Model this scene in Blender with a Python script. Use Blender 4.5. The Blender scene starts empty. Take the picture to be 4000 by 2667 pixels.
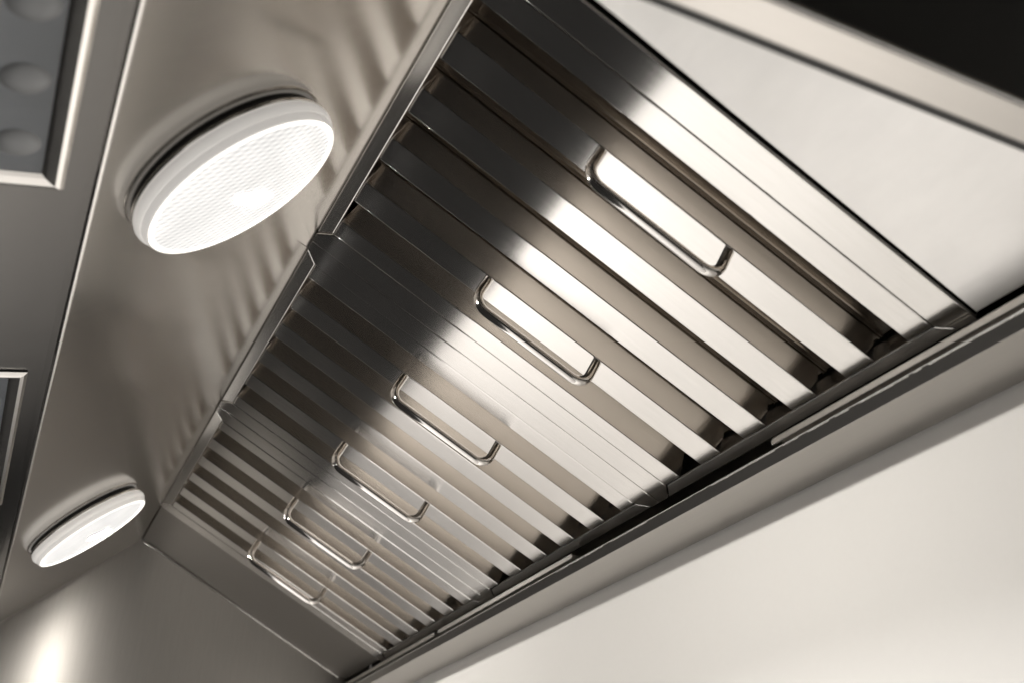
import bpy, bmesh, math, random
from mathutils import Vector, Matrix

random.seed(7)
sc = bpy.context.scene
COL = sc.collection
S = 0.4            # one filter pitch = 0.40 m
ZA = 1.95          # height of the ridge where filters and lamp panel meet
rad = math.radians
T = rad(27.0)      # slope of the filters
CT, ST = math.cos(T), math.sin(T)


def Wp(u, h, d):
    """hood coordinates (along, across, down) in pitches -> world metres"""
    return Vector((h * S, u * S, ZA - d * S))


# ------------------------------------------------------------------ materials
def new_mat(name):
    m = bpy.data.materials.new(name)
    m.use_nodes = True
    nt = m.node_tree
    return m, nt, nt.nodes['Principled BSDF']


def steel(name, color, rough, grain, aniso=0.0, tangent=None, bump=0.02, blotch=0.04, fine=180.0, wave=0.0, tone=0.015):
    """brushed stainless steel; grain = scale vector that is short along the brushing"""
    m, nt, b = new_mat(name)
    N, L = nt.nodes, nt.links
    b.inputs['Metallic'].default_value = 1.0
    b.inputs['Base Color'].default_value = (*color, 1)
    tc = N.new('ShaderNodeTexCoord')
    mp = N.new('ShaderNodeMapping'); mp.inputs['Scale'].default_value = grain
    L.new(tc.outputs['Object'], mp.inputs['Vector'])
    n1 = N.new('ShaderNodeTexNoise'); n1.inputs['Scale'].default_value = fine; n1.inputs['Detail'].default_value = 4
    L.new(mp.outputs['Vector'], n1.inputs['Vector'])
    n2 = N.new('ShaderNodeTexNoise'); n2.inputs['Scale'].default_value = 14; n2.inputs['Detail'].default_value = 5
    L.new(tc.outputs['Object'], n2.inputs['Vector'])
    a = N.new('ShaderNodeMath'); a.operation = 'MULTIPLY_ADD'
    a.inputs[1].default_value = 0.03; a.inputs[2].default_value = rough - 0.015
    L.new(n1.outputs['Fac'], a.inputs[0])
    a2 = N.new('ShaderNodeMath'); a2.operation = 'MULTIPLY_ADD'; a2.inputs[1].default_value = blotch * 2
    L.new(n2.outputs['Fac'], a2.inputs[0]); L.new(a.outputs[0], a2.inputs[2])
    a3 = N.new('ShaderNodeMath'); a3.operation = 'SUBTRACT'; a3.inputs[1].default_value = blotch
    L.new(a2.outputs[0], a3.inputs[0]); L.new(a3.outputs[0], b.inputs['Roughness'])
    # faint tone change of the metal itself (rolling marks)
    mx = N.new('ShaderNodeMix'); mx.data_type = 'RGBA'
    mx.inputs['A'].default_value = (*[c * (1 - tone) for c in color], 1)
    mx.inputs['B'].default_value = (*[min(1, c * (1 + tone)) for c in color], 1)
    L.new(n1.outputs['Fac'], mx.inputs['Factor']); L.new(mx.outputs['Result'], b.inputs['Base Color'])
    bp = N.new('ShaderNodeBump'); bp.inputs['Strength'].default_value = bump; bp.inputs['Distance'].default_value = 0.001
    L.new(n1.outputs['Fac'], bp.inputs['Height'])
    if wave:
        n3 = N.new('ShaderNodeTexNoise'); n3.inputs['Scale'].default_value = 5; n3.inputs['Detail'].default_value = 1
        L.new(tc.outputs['Object'], n3.inputs['Vector'])
        b2 = N.new('ShaderNodeBump'); b2.inputs['Strength'].default_value = wave; b2.inputs['Distance'].default_value = 0.004
        L.new(n3.outputs['Fac'], b2.inputs['Height']); L.new(b2.outputs['Normal'], bp.inputs['Normal'])
    L.new(bp.outputs['Normal'], b.inputs['Normal'])
    if aniso:
        b.inputs['Anisotropic'].default_value = aniso
        if tangent == 'across_v':
            # blur direction: across the brushing, whichever way the sheet is folded
            ge = N.new('ShaderNodeNewGeometry')
            vm = N.new('ShaderNodeVectorMath'); vm.operation = 'CROSS_PRODUCT'
            L.new(ge.outputs['True Normal'], vm.inputs[0]); vm.inputs[1].default_value = V_DIR
            L.new(vm.outputs[0], b.inputs['Tangent'])
        else:
            cx = N.new('ShaderNodeCombineXYZ')
            for i in range(3):
                cx.inputs[i].default_value = tangent[i]
            L.new(cx.outputs[0], b.inputs['Tangent'])
    return m


STEEL = (0.70, 0.682, 0.656)
V_DIR = (CT, 0, -ST)
U_DIR = (0, 1, 0)
W_DIR = (-0.751, 0, -0.661)
M_flat = steel('filter_steel', STEEL, 0.155, (1, 0.07, 1), 0.95, 'across_v', 0.0, 0.012, 330, tone=0.07)
M_chan = steel('filter_end_channel_steel', STEEL, 0.23, (0.07, 1, 1), 0.0, None, 0.0, 0.012, 330, tone=0.05)
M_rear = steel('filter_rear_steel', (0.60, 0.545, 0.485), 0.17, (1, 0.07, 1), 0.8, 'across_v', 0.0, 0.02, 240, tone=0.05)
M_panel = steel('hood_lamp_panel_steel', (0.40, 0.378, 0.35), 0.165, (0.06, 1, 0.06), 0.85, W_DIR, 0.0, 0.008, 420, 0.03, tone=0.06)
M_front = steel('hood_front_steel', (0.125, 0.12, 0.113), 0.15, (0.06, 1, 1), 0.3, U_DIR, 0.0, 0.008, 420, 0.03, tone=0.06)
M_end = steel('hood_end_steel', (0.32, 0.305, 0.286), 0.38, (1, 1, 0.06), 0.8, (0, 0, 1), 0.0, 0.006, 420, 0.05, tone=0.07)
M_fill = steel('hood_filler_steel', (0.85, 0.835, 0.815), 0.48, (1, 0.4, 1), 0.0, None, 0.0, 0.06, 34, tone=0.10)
M_gut = steel('hood_trough_steel', (0.46, 0.441, 0.416), 0.31, (1, 0.06, 1), 0.5, U_DIR, 0.0, 0.008, 420, tone=0.05)
M_chrome = steel('polished_rod', (0.68, 0.655, 0.63), 0.07, (1, 1, 1), 0.0, None, 0.002, 0.01)
M_bezel = steel('polished_bezel', (0.66, 0.64, 0.61), 0.17, (1, 1, 1), 0.0, None, 0.002, 0.02)


def plain(name, color, rough=0.5, metallic=0.0, emis=0.0, noise=0.0, nscale=20.0):
    m, nt, b = new_mat(name)
    N, L = nt.nodes, nt.links
    b.inputs['Roughness'].default_value = rough
    b.inputs['Metallic'].default_value = metallic
    tc = N.new('ShaderNodeTexCoord')
    n = N.new('ShaderNodeTexNoise'); n.inputs['Scale'].default_value = nscale; n.inputs['Detail'].default_value = 5
    L.new(tc.outputs['Object'], n.inputs['Vector'])
    mx = N.new('ShaderNodeMix'); mx.data_type = 'RGBA'
    mx.inputs['A'].default_value = (*[c * (1 - noise) for c in color], 1)
    mx.inputs['B'].default_value = (*[min(1, c * (1 + noise)) for c in color], 1)
    L.new(n.outputs['Fac'], mx.inputs['Factor']); L.new(mx.outputs['Result'], b.inputs['Base Color'])
    if emis:
        b.inputs['Emission Color'].default_value = (1.0, 0.97, 0.93, 1)
        b.inputs['Emission Strength'].default_value = emis
    return m


M_wall = plain('painted_wall', (0.90, 0.88, 0.85), 0.7, noise=0.012, nscale=220)
M_top = plain('worktop_surface', (0.38, 0.374, 0.365), 0.5, noise=0.10, nscale=5)
M_grey = plain('grey_counter', (0.38, 0.37, 0.36), 0.45, noise=0.05, nscale=9)
M_dark = plain('dark_void', (0.012, 0.012, 0.012), 0.9)
M_gasket_shade = plain('black_rubber_and_shade', (0.01, 0.01, 0.01), 0.6)  # lamp gasket rubber; also the black of the rim's shade strip
M_plastic = plain('white_lamp_plastic', (0.82, 0.80, 0.77), 0.22, emis=0.27)
M_ringglow = plain('white_lamp_ring', (0.85, 0.83, 0.80), 0.3, emis=0.95)
M_glass = plain('grey_glass', (0.26, 0.285, 0.315), 0.30, noise=0.05)
M_cup = plain('dark_lens_glass', (0.15, 0.155, 0.16), 0.42, noise=0.05)


def lens_material():
    m, nt, b = new_mat('prismatic_lens')
    N, L = nt.nodes, nt.links
    tc = N.new('ShaderNodeTexCoord')
    mp = N.new('ShaderNodeMapping')
    mp.inputs['Scale'].default_value = (0.45, 1, 1)
    mp.inputs['Rotation'].default_value = (0, 0, rad(28))
    L.new(tc.outputs['Object'], mp.inputs['Vector'])
    sx = N.new('ShaderNodeSeparateXYZ'); L.new(mp.outputs['Vector'], sx.inputs[0])
    k = 2 * math.pi / (0.0105 * S)

    def wave(out):
        mu = N.new('ShaderNodeMath'); mu.operation = 'MULTIPLY'; mu.inputs[1].default_value = k
        L.new(out, mu.inputs[0])
        s = N.new('ShaderNodeMath'); s.operation = 'SINE'; L.new(mu.outputs[0], s.inputs[0])
        return s.outputs[0]
    pr = N.new('ShaderNodeMath'); pr.operation = 'ADD'
    L.new(wave(sx.outputs['X']), pr.inputs[0]); L.new(wave(sx.outputs['Y']), pr.inputs[1])
    # slow change of glow over the lens: bulb and reflector behind it
    n = N.new('ShaderNodeTexNoise'); n.inputs['Scale'].default_value = 26; n.inputs['Detail'].default_value = 2
    L.new(tc.outputs['Object'], n.inputs['Vector'])
    base = N.new('ShaderNodeMath'); base.operation = 'MULTIPLY_ADD'; base.inputs[1].default_value = 0.34
    base.inputs[2].default_value = 0.68
    L.new(n.outputs['Fac'], base.inputs[0])
    e = N.new('ShaderNodeMath'); e.operation = 'MULTIPLY_ADD'; e.inputs[1].default_value = 0.12
    L.new(pr.outputs[0], e.inputs[0]); L.new(base.outputs[0], e.inputs[2])
    b.inputs['Base Color'].default_value = (0.05, 0.05, 0.05, 1)
    b.inputs['Roughness'].default_value = 0.2
    b.inputs['Emission Color'].default_value = (1.0, 0.98, 0.95, 1)
    L.new(e.outputs[0], b.inputs['Emission Strength'])
    return m


M_lens = lens_material()
M_bulb, _nt, _b = new_mat('lit_bulb')
_b.inputs['Emission Color'].default_value = (1.0, 0.96, 0.90, 1)
_b.inputs['Emission Strength'].default_value = 1500.0


for _m in (M_lens, M_plastic, M_ringglow):
    _m.cycles.emission_sampling = 'NONE'


# ------------------------------------------------------------------ helpers
def obj(name, bm, mat, parent=None, smooth=False, bevel=0.0, seg=2, offset=None):
    bmesh.ops.recalc_face_normals(bm, faces=bm.faces)
    if offset is not None:
        bmesh.ops.translate(bm, verts=bm.verts, vec=-offset)
    me = bpy.data.meshes.new(name)
    bm.to_mesh(me); bm.free()
    if smooth:
        for p in me.polygons:
            p.use_smooth = True
        me.set_sharp_from_angle(angle=rad(28))
    me.materials.append(mat)
    o = bpy.data.objects.new(name, me)
    COL.objects.link(o)
    if parent is not None:
        o.parent = parent
    if bevel:
        md = o.modifiers.new('bevel', 'BEVEL')
        md.width = bevel; md.segments = seg; md.limit_method = 'ANGLE'; md.angle_limit = rad(25)
        md.harden_normals = False
    return o


def tag(o, label, cat, group=None):
    o['label'] = label; o['category'] = cat
    if group:
        o['group'] = group
    return o


def empty(name, mw=None, loc=None):
    e = bpy.data.objects.new(name, None)
    e.empty_display_size = 0.05
    COL.objects.link(e)
    if mw is not None:
        e.matrix_world = mw
    if loc is not None:
        e.location = loc
    return e


def prism(bm, pts, axis_vec):
    """closed polygon pts (3D) extruded by axis_vec"""
    vs = [bm.verts.new(p) for p in pts]
    f = bm.faces.new(vs)
    r = bmesh.ops.extrude_face_region(bm, geom=[f])
    bmesh.ops.translate(bm, verts=[v for v in r['geom'] if isinstance(v, bmesh.types.BMVert)], vec=axis_vec)
    return bm


def strip_profile(pts, th):
    """2D open polyline -> closed 2D outline of a bent sheet of thickness th (to the left side)"""
    n = len(pts)
    P = [Vector(p) for p in pts]
    off = []
    for i in range(n):
        d1 = (P[i] - P[i - 1]).normalized() if i > 0 else None
        d2 = (P[i + 1] - P[i]).normalized() if i < n - 1 else None
        if d1 is None: d1 = d2
        if d2 is None: d2 = d1
        n1 = Vector((-d1.y, d1.x)); n2 = Vector((-d2.y, d2.x))
        m = (n1 + n2)
        m = m / max(0.2, m.dot(n1)) if m.length > 1e-6 else n1
        off.append(P[i] + m * th)
    return [tuple(p) for p in P] + [tuple(p) for p in reversed(off)]


def arc(cx, cy, r, a0, a1, n):
    return [(cx + r * math.cos(rad(a0 + (a1 - a0) * i / n)), cy + r * math.sin(rad(a0 + (a1 - a0) * i / n))) for i in range(n + 1)]


def tube(bm, path, r, n=12):
    rings = []
    ref = Vector((0, 0, 1))
    for i, p in enumerate(path):
        a = path[max(0, i - 1)]; b = path[min(len(path) - 1, i + 1)]
        d = (b - a).normalized()
        s = d.cross(Vector((1, 0, 0)))
        if s.length < 1e-3: s = d.cross(Vector((0, 1, 0)))
        s.normalize(); t = d.cross(s)
        rings.append([bm.verts.new(p + (s * math.cos(2 * math.pi * k / n) + t * math.sin(2 * math.pi * k / n)) * r) for k in range(n)])
    for A, B in zip(rings, rings[1:]):
        for k in range(n):
            bm.faces.new((A[k], A[(k + 1) % n], B[(k + 1) % n], B[k]))
    bm.faces.new(rings[0]); bm.faces.new(list(reversed(rings[-1])))
    return bm


def lathe(bm, prof, n=96):
    rings = []
    for r, z in prof:
        if r < 1e-6:
            rings.append([bm.verts.new((0, 0, z))])
        else:
            rings.append([bm.verts.new((r * math.cos(2 * math.pi * k / n), r * math.sin(2 * math.pi * k / n), z)) for k in range(n)])
    for A, B in zip(rings, rings[1:]):
        if len(A) == 1 and len(B) == 1: continue
        for k in range(n):
            k2 = (k + 1) % n
            if len(A) == 1: bm.faces.new((A[0], B[k2], B[k]))
            elif len(B) == 1: bm.faces.new((A[k], A[k2], B[0]))
            else: bm.faces.new((A[k], A[k2], B[k2], B[k]))
    return bm


# ------------------------------------------------------------------ baffle filters
SC, A1, A, G = 0.0707, 0.0606, 0.0784, 0.0843      # side channel, outer slat, slat, gap (in pitches)
FP = 2 * SC + 2 * A1 + 4 * A + 5 * G                # width of one filter
FL, FE = 1.037, 0.0337                              # length, end channel
FER = 0.030
DEP = 0.125
flats = []
x = SC
flats.append((x, x + A1, False, True)); x += A1
for i in range(4):
    x += G
    flats.append((x, x + A, True, True)); x += A
x += G
flats.append((x, x + A1, True, False))

YI0, YI1 = FE, FL - FER


def baffle_mesh(x0, x1, l0, l1):
    pts = []
    if l0: pts += [(x0 + 0.033, -0.096)]
    pts += [(x0, 0.0), (x1, 0.0)]
    if l1: pts += [(x1 - 0.033, -0.096)]
    th = 0.0078
    out = strip_profile(pts, -th)
    bm = bmesh.new()
    prism(bm, [Vector((px * S, (YI0 + 0.0012) * S, pz * S)) for px, pz in out], Vector((0, (YI1 - YI0 - 0.0024) * S, 0)))
    return bm


def rear_mesh(x0, x1):
    # gutter-shaped baffle behind the gap, open to the front
    pts = [(x0 - 0.0375, -0.104), (x0 - 0.036, -0.116), (x1 + 0.036, -0.116), (x1 + 0.0375, -0.104)]
    out = strip_profile(pts, 0.004)
    bm = bmesh.new()
    prism(bm, [Vector((px * S, (0.012) * S, pz * S)) for px, pz in out], Vector((0, (FL - 0.024) * S, 0)))
    return bm


def frame_mesh():
    bm = bmesh.new()
    g = 0.0011
    c = 0.036
    th = 0.005
    P = FP
    def plate(poly, z=0.0):
        prism(bm, [Vector((px * S, py * S, z * S)) for px, py in poly], Vector((0, 0, -th * S)))
    # long side channels (mitred), end channels between them
    plate([(0.0, 0.0), (SC - c, 0.0), (SC - g, FE), (SC - g, YI1), (SC - c, FL), (0.0, FL)])
    plate([(P, 0.0), (P - SC + c, 0.0), (P - SC + g, FE), (P - SC + g, YI1), (P - SC + c, FL), (P, FL)])
    wall_boxes(bm)
    # upper end channel: its face is bent a few degrees out of the filter's plane
    return bm


def end_channel_mesh(upper):
    bm = bmesh.new()
    th, P, c, k = 0.005, FP, 0.036, 0.0018
    if not upper:
        q = [(SC - c + 2 * k, FL, -0.0022), (P - SC + c - 2 * k, FL, -0.0022), (P - SC - k * .6, YI1 + 0.0008, -0.0022), (SC + k * .6, YI1 + 0.0008, -0.0022)]
        prism(bm, [Vector(p_) * S for p_ in q], Vector((0, 0, -th * S)))
        return bm
    q = [(SC - c + 2 * k, 0.0, -0.0034), (P - SC + c - 2 * k, 0.0, -0.0034), (P - SC - k * .6, FE - 0.0008, -0.0013), (SC + k * .6, FE - 0.0008, -0.0013)]
    prism(bm, [Vector(p_) * S for p_ in q], Vector((0, 0, -th * S)))
    return bm


def wall_boxes(bm):
    th, P = 0.005, FP
    # outer side walls and back rim of the four channels
    def box(a0, b0, a1, b1, z0, z1):
        prism(bm, [Vector((a0 * S, b0 * S, z0 * S)), Vector((a1 * S, b0 * S, z0 * S)), Vector((a1 * S, b1 * S, z0 * S)), Vector((a0 * S, b1 * S, z0 * S))],
              Vector((0, 0, (z1 - z0) * S)))
    box(0.0006, 0.002, 0.0052, FL - 0.002, -DEP, -th - 0.0005)
    box(P - 0.0052, 0.002, P - 0.0006, FL - 0.002, -DEP, -th - 0.0005)
    box(0.006, 0.0006, P - 0.006, 0.0052, -DEP, -0.0085)
    box(0.006, FL - 0.0052, P - 0.006, FL - 0.0006, -DEP, -0.0085)
    return bm


HB0, HB1, HH, HR = 0.367, 0.664, 0.074, 0.034


def handle_mesh():
    bm = bmesh.new()
    path = [Vector((0, 0, -0.001))]
    y0, y1, h, r = 0.0, HB1 - HB0, HH, HR
    path.append(Vector((0, y0, h * 0.3)))
    for i in range(7):
        a = rad(180 - 90 * i / 6)
        path.append(Vector((0, y0 + r + r * math.cos(a), h - r + r * math.sin(a))))
    for i in range(7):
        a = rad(90 - 90 * i / 6)
        path.append(Vector((0, y1 - r + r * math.cos(a), h - r + r * math.sin(a))))
    path.append(Vector((0, y1, h * 0.3)))
    path.append(Vector((0, y1, -0.001)))
    tube(bm, [p * S for p in path], 0.0108 * S, 16)
    return bm


def filter_matrix(u0):
    m = Matrix(((0, CT, -ST, 0), (1, 0, 0, 0), (0, -ST, -CT, 0), (0, 0, 0, 1)))
    m.translation = Wp(u0, 0, 0)
    return m


flt = empty('baffle_filter', filter_matrix(0.001))
kids = [obj('frame', frame_mesh(), M_flat, flt, bevel=0.0009)]
for upper in (True, False):
    kids.append(obj('end_channel', end_channel_mesh(upper), M_chan, flt, bevel=0.0009))
for (a0, a1, l0, l1) in flats:
    kids.append(obj('baffle', baffle_mesh(a0, a1, l0, l1), M_flat, flt, bevel=0.0014, seg=3))
for i in range(5):
    kids.append(obj('rear_baffle', rear_mesh(flats[i][1], flats[i + 1][0]), M_rear, flt, bevel=0.0008))
for j in (1, 4):
    h = obj('handle', handle_mesh(), M_chrome, flt, smooth=True)
    h.location = ((flats[j][0] + 0.0125) * S, HB0 * S, 0)
    kids.append(h)
GRP = 'stainless baffle filters in the hood'
tag(flt, 'stainless baffle filter closest to the viewer, beside the bright blank panel, with two rod handles', 'filter', GRP)
copies = [flt]
for k, lab in ((1, 'middle stainless baffle filter, butted between the two other filters, with two rod handles'),
               (2, 'farthest stainless baffle filter, beside the dark blank panel near the smaller-looking lamp')):
    c = flt.copy(); COL.objects.link(c)
    c.matrix_world = filter_matrix(0.001 + k)
    tag(c, lab, 'filter', GRP)
    for ch in kids:
        d = ch.copy(); COL.objects.link(d); d.parent = c
        if ch.name.startswith('handle'):
            d.rotation_euler.y = rad(random.uniform(-2.5, 2.5))
    copies.append(c)

# ------------------------------------------------------------------ hood shell
U0, U1 = -0.508, 3.455
base = Wp(1.5, 0.98, 0.59)
hood = empty('range_hood', loc=base)
tag(hood, 'brushed stainless range hood seen from below, ridged inside, holding filters and lamps', 'range hood')

AL = rad(138.64)
Wd = (math.cos(AL), math.sin(AL))                 # down the lamp panel (h, d)
AF = rad(180 - 12.5)
Fd = (math.cos(AF), math.sin(AF))                 # along the front panel (h, d)
SEAM = (Wd[0] * 0.628, Wd[1] * 0.628)


def hood_part(name, prof, mat, u0=U0, u1=U1, bevel=0.0, smooth=False, sub=1):
    bm = bmesh.new()
    prism(bm, [Wp(u0, h, d) for h, d in prof], Wp(u1, 0, 0) - Wp(u0, 0, 0))
    return obj(name, bm, mat, hood, bevel=bevel, smooth=smooth, offset=base)


def sheet(pts, th):
    return strip_profile(pts, th)


# lamp panel: from ridge to seam, small upturned hem at the seam
A0 = (0.0005, -0.0115)
hood_part('lamp_panel', [(0.002, -0.006), (SEAM[0], SEAM[1]), (SEAM[0] - 0.004, SEAM[1] - 0.012), (-0.004, -0.030), (0.003, -0.018)], M_panel)
# front panel with a rolled edge against the seam
fp = [(SEAM[0] - 0.0040, SEAM[1] + 0.004)]
fp += [(SEAM[0] + Fd[0] * t, SEAM[1] + 0.004 + Fd[1] * t) for t in (0.02, 1.35)]
fpx = [fp[0], fp[1], fp[2], (fp[2][0], fp[2][1] - 0.012), (SEAM[0] - 0.0065, SEAM[1] - 0.006)]
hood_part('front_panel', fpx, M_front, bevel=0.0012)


bm = bmesh.new()
tube(bm, [Wp(U0 + 0.002, SEAM[0] - 0.0015, SEAM[1] + 0.0020), Wp(U1 - 0.002, SEAM[0] - 0.0015, SEAM[1] + 0.0020)], 0.0062 * S, 14)
obj('seam_bead', bm, M_bezel, hood, smooth=True, offset=base)


def vn(v, n):
    return (v * CT - n * ST, v * ST + n * CT)


# blank filler panels beside the filters
for (a, b, nn) in ((U0 + 0.012, -0.0065, -0.004), (3.004, U1 - 0.001, -0.006)):
    n0 = nn - (0.008 if a < 0 else 0)
    p = [vn(0.002, n0), vn(1.027, nn), vn(1.027, nn - 0.010), vn(0.002, n0 - 0.010)]
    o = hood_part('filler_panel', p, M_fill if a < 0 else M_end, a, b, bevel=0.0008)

# folded seam where the far filler meets the end panel
bm = bmesh.new()
tube(bm, [Wp(U1 - 0.002, *vn(0.012, -0.0015)), Wp(U1 - 0.002, *vn(1.000, -0.0015))], 0.0032 * S, 10)
obj('seam_bead', bm, M_bezel, hood, smooth=True, offset=base)

# grease trough
tr = [(0.8890, 0.5238), (0.8800, 0.5256), (0.8930, 0.5497), (1.0330, 0.5497), (1.0330, 0.40)]
hood_part('grease_trough', sheet(tr, -0.0060), M_gut, bevel=0.0016)
# sheared edge of the trough hem: one ribbon of bare metal with nicks, wide and narrow along its length
bm = bmesh.new()
u = U0 + 0.004
rows = []
while u < 3.45:
    full = 1.0 if (u < 0.72 or 0.97 < u < 1.45) else 0.3
    wdt = 0.0006 + full * random.choice((0.0026, 0.0022, 0.0020, 0.0024, 0.0005)) * (1.0 if u < 1.45 else 0.8)
    ln = random.uniform(0.008, 0.030)
    jit = random.uniform(0, 0.0006)
    rows.append((u, jit, wdt)); rows.append((u + ln * 0.9, jit * 0.5, wdt * random.uniform(0.85, 1.05)))
    u += ln
prev = None
for (uu, j, wdt) in rows:
    cur = [bm.verts.new(Wp(uu, hh, dd) - base) for hh, dd in ((0.8791, 0.5260 + j), (0.8791 + 0.54 * wdt, 0.5260 + j + wdt), (0.8803 + 0.54 * wdt, 0.5260 + j + wdt), (0.8803, 0.5260 + j))]
    if prev:
        for k in range(4):
            bm.faces.new((prev[k], prev[(k + 1) % 4], cur[(k + 1) % 4], cur[k]))
    prev = cur
M_nick = steel('sheared_edge', (0.82, 0.80, 0.77), 0.42, (1, 1, 1), 0.0, None, 0.25, 0.05, 900)
obj('hem_edge', bm, M_nick, hood)

# filter rest rails above the trough, with rounded ends
for (a, b) in ((U0 + 0.01, 0.544), (1.412, 2.374), (2.408, U1 - 0.004)):
    bm = bmesh.new()
    d0, d1 = 0.4838, 0.4996
    r = (d1 - d0) / 2
    pts = []
    for t in arc(0, 0, 1, 90, 270, 8): pts.append((a + r + r * t[0], (d0 + d1) / 2 + r * t[1]))
    for t in arc(0, 0, 1, 270, 450, 8): pts.append((b - r + r * t[0], (d0 + d1) / 2 + r * t[1]))
    prism(bm, [Wp(uu, 0.905, dd) for uu, dd in pts], Vector((0.004 * S, 0, 0)))
    # ledge running back to the trough wall
    prism(bm, [Wp(a + r, 0.9095, d0 + 0.001), Wp(a + r, 1.0250, d0 + 0.001), Wp(a + r, 1.0250, d0 + 0.005), Wp(a + r, 0.9095, d0 + 0.005)],
          Wp(b - a - 2 * r, 0, 0) - Wp(0, 0, 0))
    obj('filter_rail', bm, M_gut, hood, bevel=0.0009, offset=base)

# end panels
def end_poly(low):
    return [(-1.80, 0.30), (-1.80, low), (0.8700, low), (1.0250, 0.548), (1.0250, -0.30), (-1.80, -0.30)]


bm = bmesh.new()
prism(bm, [Wp(U1, h, d) for h, d in end_poly(0.70)], Wp(0.012, 0, 0) - Wp(0, 0, 0))
e1 = obj('end_panel', bm, M_end, hood, offset=base)
bm = bmesh.new()
prism(bm, [Wp(U0 - 0.006, h, d) for h, d in end_poly(0.592)], Wp(-0.004, 0, 0) - Wp(0, 0, 0))
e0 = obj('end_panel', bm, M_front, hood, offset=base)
e0['label'] = 'dark outer end panel facing away from the lamps'
# rim of the near end: flange and a black shade strip along its inner edge
bm = bmesh.new()
pr = [(U0 - 0.012, 0.6000), (-0.4745, 0.6000)]
out = strip_profile(pr, 0.0060)
prism(bm, [Wp(a, -1.8, d) for a, d in out], Wp(0, 2.68, 0) - Wp(0, 0, 0))
M_rim = steel('hood_rim_steel', (0.60, 0.575, 0.545), 0.34, (0.06, 1, 1), 0.0, None, 0.0, 0.008, 420, tone=0.04)
obj('end_rim', bm, M_rim, hood, bevel=0.0012, offset=base)
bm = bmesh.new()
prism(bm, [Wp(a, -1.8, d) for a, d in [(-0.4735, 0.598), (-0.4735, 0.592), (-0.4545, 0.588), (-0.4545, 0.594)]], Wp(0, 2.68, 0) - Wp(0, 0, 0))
obj('edge_shade_strip', bm, M_gasket_shade, hood, bevel=0.0008, offset=base)  # black strip put in for the dark shade line inside the flange
# outer canopy: top and front skin close the shell
bm = bmesh.new()
for prof in ([(-1.80, -0.30), (1.03, -0.30), (1.03, -0.306), (-1.80, -0.306)],
             [(-1.806, -0.306), (-1.8, -0.306), (-1.8, 0.72), (-1.806, 0.72)],
             [(1.0335, -0.30), (1.0375, -0.30), (1.0375, 0.545), (1.0335, 0.545)]):
    prism(bm, [Wp(U0, h, d) for h, d in prof], Wp(U1 - U0, 0, 0) - Wp(0, 0, 0))
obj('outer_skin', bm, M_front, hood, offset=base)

# ------------------------------------------------------------------ round lamps on the lamp panel
aL = rad(111.64)
W3 = Vector((Wd[0], 0, -Wd[1]))
U3 = Vector((0, 1, 0))
M3 = W3.cross(U3)


def lamp_matrix(u, w):
    m = Matrix(((W3.x, U3.x, M3.x, 0), (W3.y, U3.y, M3.y, 0), (W3.z, U3.z, M3.z, 0), (0, 0, 0, 1)))
    m.translation = Wp(u, Wd[0] * w, Wd[1] * w) + M3 * (-0.0045 * S)
    return m


lamp = empty('round_lamp', lamp_matrix(0.480, 0.367))
LG = 'round lamps on the hood panel'
tag(lamp, 'large-looking lit round white lamp with ribbed lens, nearest to the viewer', 'lamp', LG)
sc_ = lambda pr: [(r * S, z * S) for r, z in pr]
lk = []
bm = bmesh.new(); lathe(bm, sc_([(0, 0.0), (0.183, 0.0), (0.183, 0.0105), (0.0, 0.0105)]))
lk.append(obj('gasket', bm, M_gasket_shade, lamp))
bm = bmesh.new(); lathe(bm, sc_([(0.150, 0.0110), (0.1890, 0.0110), (0.1905, 0.0125), (0.1905, 0.0185), (0.1895, 0.0195), (0.1895, 0.0205), (0.1935, 0.0220), (0.1948, 0.0255), (0.1948, 0.0300), (0.1935, 0.0345), (0.1905, 0.0395),
                                  (0.1895, 0.0400), (0.1890, 0.0425), (0.1875, 0.0485), (0.1852, 0.0530), (0.1835, 0.0540), (0.1825, 0.0505)]), 128)
lk.append(obj('body', bm, M_plastic, lamp, smooth=True))
bm = bmesh.new(); lathe(bm, sc_([(0.1900, 0.0118), (0.1922, 0.0118), (0.1930, 0.0130), (0.1930, 0.0165), (0.1922, 0.0178), (0.1900, 0.0178)]), 128)
lk.append(obj('trim_ring', bm, M_bezel, lamp, smooth=True))
bm = bmesh.new(); lathe(bm, sc_([(0.1812, 0.0505), (0.1806, 0.0546), (0.1790, 0.0558), (0.1752, 0.0558), (0.1742, 0.0545)]), 128)
lk.append(obj('lens_ring', bm, M_ringglow, lamp, smooth=True))
bm = bmesh.new(); lathe(bm, sc_([(0.1744, 0.0535), (0.1480, 0.0563), (0.115, 0.0588), (0.08, 0.0606), (0.04, 0.0616), (0.0, 0.0619)]), 128)
lk.append(obj('lens', bm, M_lens, lamp, smooth=True))
# glowing tube close under the lens
bm = bmesh.new()
n = 10
half, rr, zt = 0.036, 0.014, 0.0622
out = [(half + rr * math.cos(rad(-90 + 180 * i / n)), rr * math.sin(rad(-90 + 180 * i / n))) for i in range(n + 1)]
out += [(-half + rr * math.cos(rad(90 + 180 * i / n)), rr * math.sin(rad(90 + 180 * i / n))) for i in range(n + 1)]
prism(bm, [Vector((a * S, b * S, 0.0590 * S)) for a, b in out], Vector((0, 0, (zt - 0.0590) * S)))
bulb = obj('bulb', bm, M_bulb, lamp, bevel=0.0008)
bulb.location = (-0.022 * S, 0.036 * S, 0)
bulb.rotation_euler = (0, 0, rad(-35))
lk.append(bulb)
l2 = lamp.copy(); COL.objects.link(l2); l2.matrix_world = lamp_matrix(2.565, 0.363)
tag(l2, 'small-looking lit round white lamp far along the hood, near its end panel', 'lamp', LG)
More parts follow.
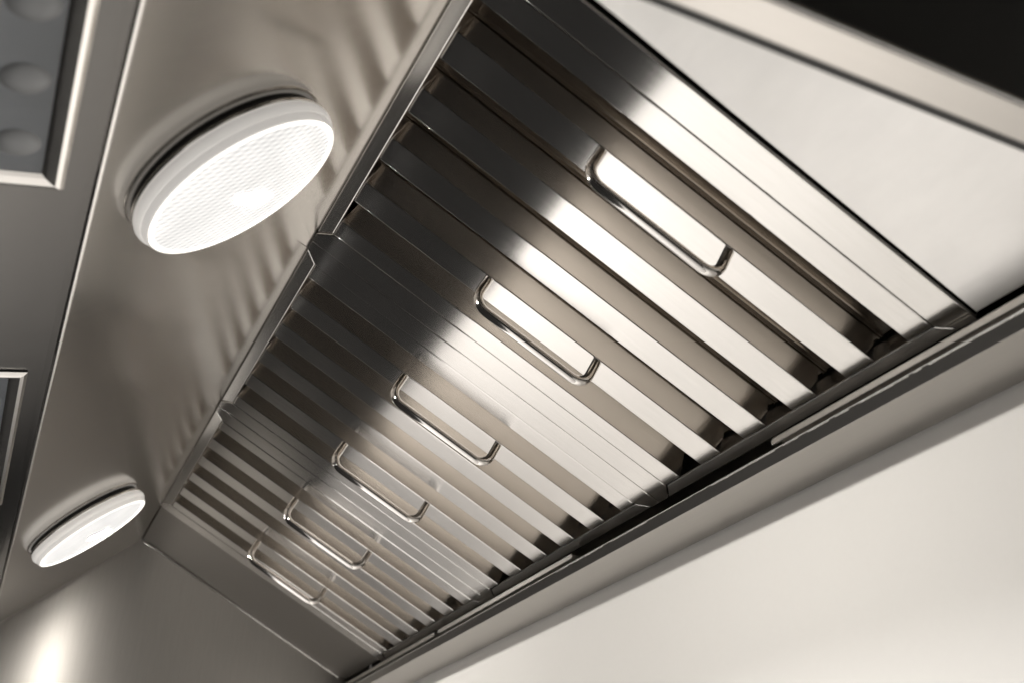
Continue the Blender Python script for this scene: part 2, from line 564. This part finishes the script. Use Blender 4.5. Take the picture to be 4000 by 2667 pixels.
for ch in lk:
    d = ch.copy(); COL.objects.link(d); d.parent = l2

# ------------------------------------------------------------------ recessed fixtures in the front panel
F3 = Vector((Fd[0], 0, -Fd[1])); N3 = F3.cross(U3)


def fix_matrix(u, x):
    m = Matrix(((F3.x, U3.x, N3.x, 0), (F3.y, U3.y, N3.y, 0), (F3.z, U3.z, N3.z, 0), (0, 0, 0, 1)))
    m.translation = Wp(u, SEAM[0] + Fd[0] * x, SEAM[1] + 0.004 + Fd[1] * x)
    return m


FXW, FXL, BZ = 0.140, 0.86, 0.033


def fixture():
    e = empty('recessed_light', fix_matrix(-0.469, 0.048))
    ks = []
    bm = bmesh.new()
    # raised bevelled bezel as a swept ring
    prof = [(0.0, -0.004), (0.0, 0.0035), (0.006, 0.0085), (0.013, 0.0095), (BZ - 0.006, 0.0055), (BZ, 0.001), (BZ, -0.006)]
    corners = [(0, 0, 1, 1), (FXW, 0, -1, 1), (FXW, FXL, -1, -1), (0, FXL, 1, -1)]
    rings = []
    for cx, cy, sx, sy in corners:
        rings.append([bm.verts.new(Vector((cx + sx * a, cy + sy * a, z)) * S) for a, z in prof])
    for i in range(4):
        A_, B_ = rings[i], rings[(i + 1) % 4]
        for k in range(len(prof) - 1):
            bm.faces.new((A_[k], A_[k + 1], B_[k + 1], B_[k]))
    ks.append(obj('bezel', bm, M_bezel, e))
    bm = bmesh.new()
    prism(bm, [Vector((a, b, -0.003)) * S for a, b in [(BZ - .002, BZ - .002), (FXW - BZ + .002, BZ - .002), (FXW - BZ + .002, FXL - BZ + .002), (BZ - .002, FXL - BZ + .002)]], Vector((0, 0, 0.003 * S)))
    ks.append(obj('glass_pane', bm, M_glass, e))
    for i in range(5):
        bm = bmesh.new()
        lathe(bm, sc_([(0.0320, 0.0001), (0.0300, 0.0022), (0.0240, 0.0050), (0.0150, 0.0070), (0.007, 0.0078), (0.0, 0.0080)]), 40)
        o = obj('lens_cup', bm, M_cup, e, smooth=True)
        o.location = (0.071 * S, (0.755 - 0.145 * i) * S, 0)
        ks.append(o)
    return e, ks


fx, fk = fixture()
FG = 'recessed lights in the hood front panel'
tag(fx, 'recessed light with polished bezel and round dark lenses, left of the nearest round lamp', 'light fitting', FG)
f2 = fx.copy(); COL.objects.link(f2); f2.matrix_world = fix_matrix(1.072, 0.048)
tag(f2, 'recessed light at the left edge, beside the panel stretch between the two round lamps', 'light fitting', FG)
for ch in fk:
    d = ch.copy(); COL.objects.link(d); d.parent = f2

# ------------------------------------------------------------------ wall and worktop
bm = bmesh.new()
prism(bm, [Wp(-4, 1.040, -1.2), Wp(9, 1.040, -1.2), Wp(9, 1.040, 4.875), Wp(-4, 1.040, 4.875)], Vector((0.05, 0, 0)))
w = obj('wall', bm, M_wall); w['kind'] = 'structure'
w['label'] = 'plain cream painted wall behind the hood'

DW = 2.55
for nm, ua, ub, dz, mt, lab, cat in (
        ('worktop', -2.2, 3.03, 0.0, M_top, 'pale worktop below the hood, along the cream wall', 'worktop'),
        ('counter', 3.04, 7.5, 0.10, M_grey, 'grey lower counter beyond the pale worktop', 'counter')):
    wt = bmesh.new()
    prism(wt, [Wp(ua, -0.62, DW + dz), Wp(ub, -0.62, DW + dz), Wp(ub, 1.038, DW + dz), Wp(ua, 1.038, DW + dz)], Vector((0, 0, -0.04)))
    tag(obj(nm, wt, mt, bevel=0.004), lab, cat)

# ------------------------------------------------------------------ light
wd = bpy.data.worlds.new('World'); sc.world = wd; wd.use_nodes = True
wd.node_tree.nodes['Background'].inputs[0].default_value = (1.0, 0.96, 0.92, 1)
wd.node_tree.nodes['Background'].inputs[1].default_value = 0.026


# two added fill lights, not real lamps, in front of the hood, below its rim, shining straight down on the worktop
for uu, ln, pw in ((-0.2, 0.9, 29), (3.2, 1.3, 86)):
    L = bpy.data.lights.new('added_fill_light', 'AREA'); L.shape = 'RECTANGLE'; L.size = 0.30; L.size_y = ln
    L.energy = pw; L.color = (1.0, 0.975, 0.95)
    o = bpy.data.objects.new('added_fill_light', L); COL.objects.link(o)
    o.location = Wp(uu, -1.75, 0.86)

# ------------------------------------------------------------------ camera
cam = bpy.data.cameras.new('camera'); co = bpy.data.objects.new('camera', cam); COL.objects.link(co)


def hv(u, h, d): return Vector((h, u, -d))


fwd = hv(0.79467543, 0.36887962, -0.48209831).normalized()
rgt = hv(-0.43206749, 0.90156377, -0.0223708)
rgt = (rgt - fwd * rgt.dot(fwd)).normalized()
up = rgt.cross(fwd)
cm = Matrix(((rgt.x, up.x, -fwd.x, 0), (rgt.y, up.y, -fwd.y, 0), (rgt.z, up.z, -fwd.z, 0), (0, 0, 0, 1)))
cm.translation = Wp(-1.11198, -0.46197, 1.41172)
co.matrix_world = cm
cam.sensor_width = 36.0
cam.lens = 4.2566 / 4.0 * 36.0
cam.clip_start = 0.01; cam.clip_end = 100
cam.dof.use_dof = True
cam.dof.focus_distance = 1.02
cam.dof.aperture_fstop = 7.0
sc.camera = co

sc.view_settings.view_transform = 'Standard'
sc.view_settings.look = 'None'
sc.view_settings.exposure = 0.0
sc.view_settings.gamma = 1.0
sc.view_settings.use_curve_mapping = False
sc.render.engine = 'CYCLES'
sc.cycles.max_bounces = 12
sc.cycles.glossy_bounces = 8
sc.cycles.sample_clamp_indirect = 2.0
sc.cycles.use_denoising = True
sc.cycles.denoising_prefilter = 'ACCURATE'
sc.cycles.use_adaptive_sampling = False
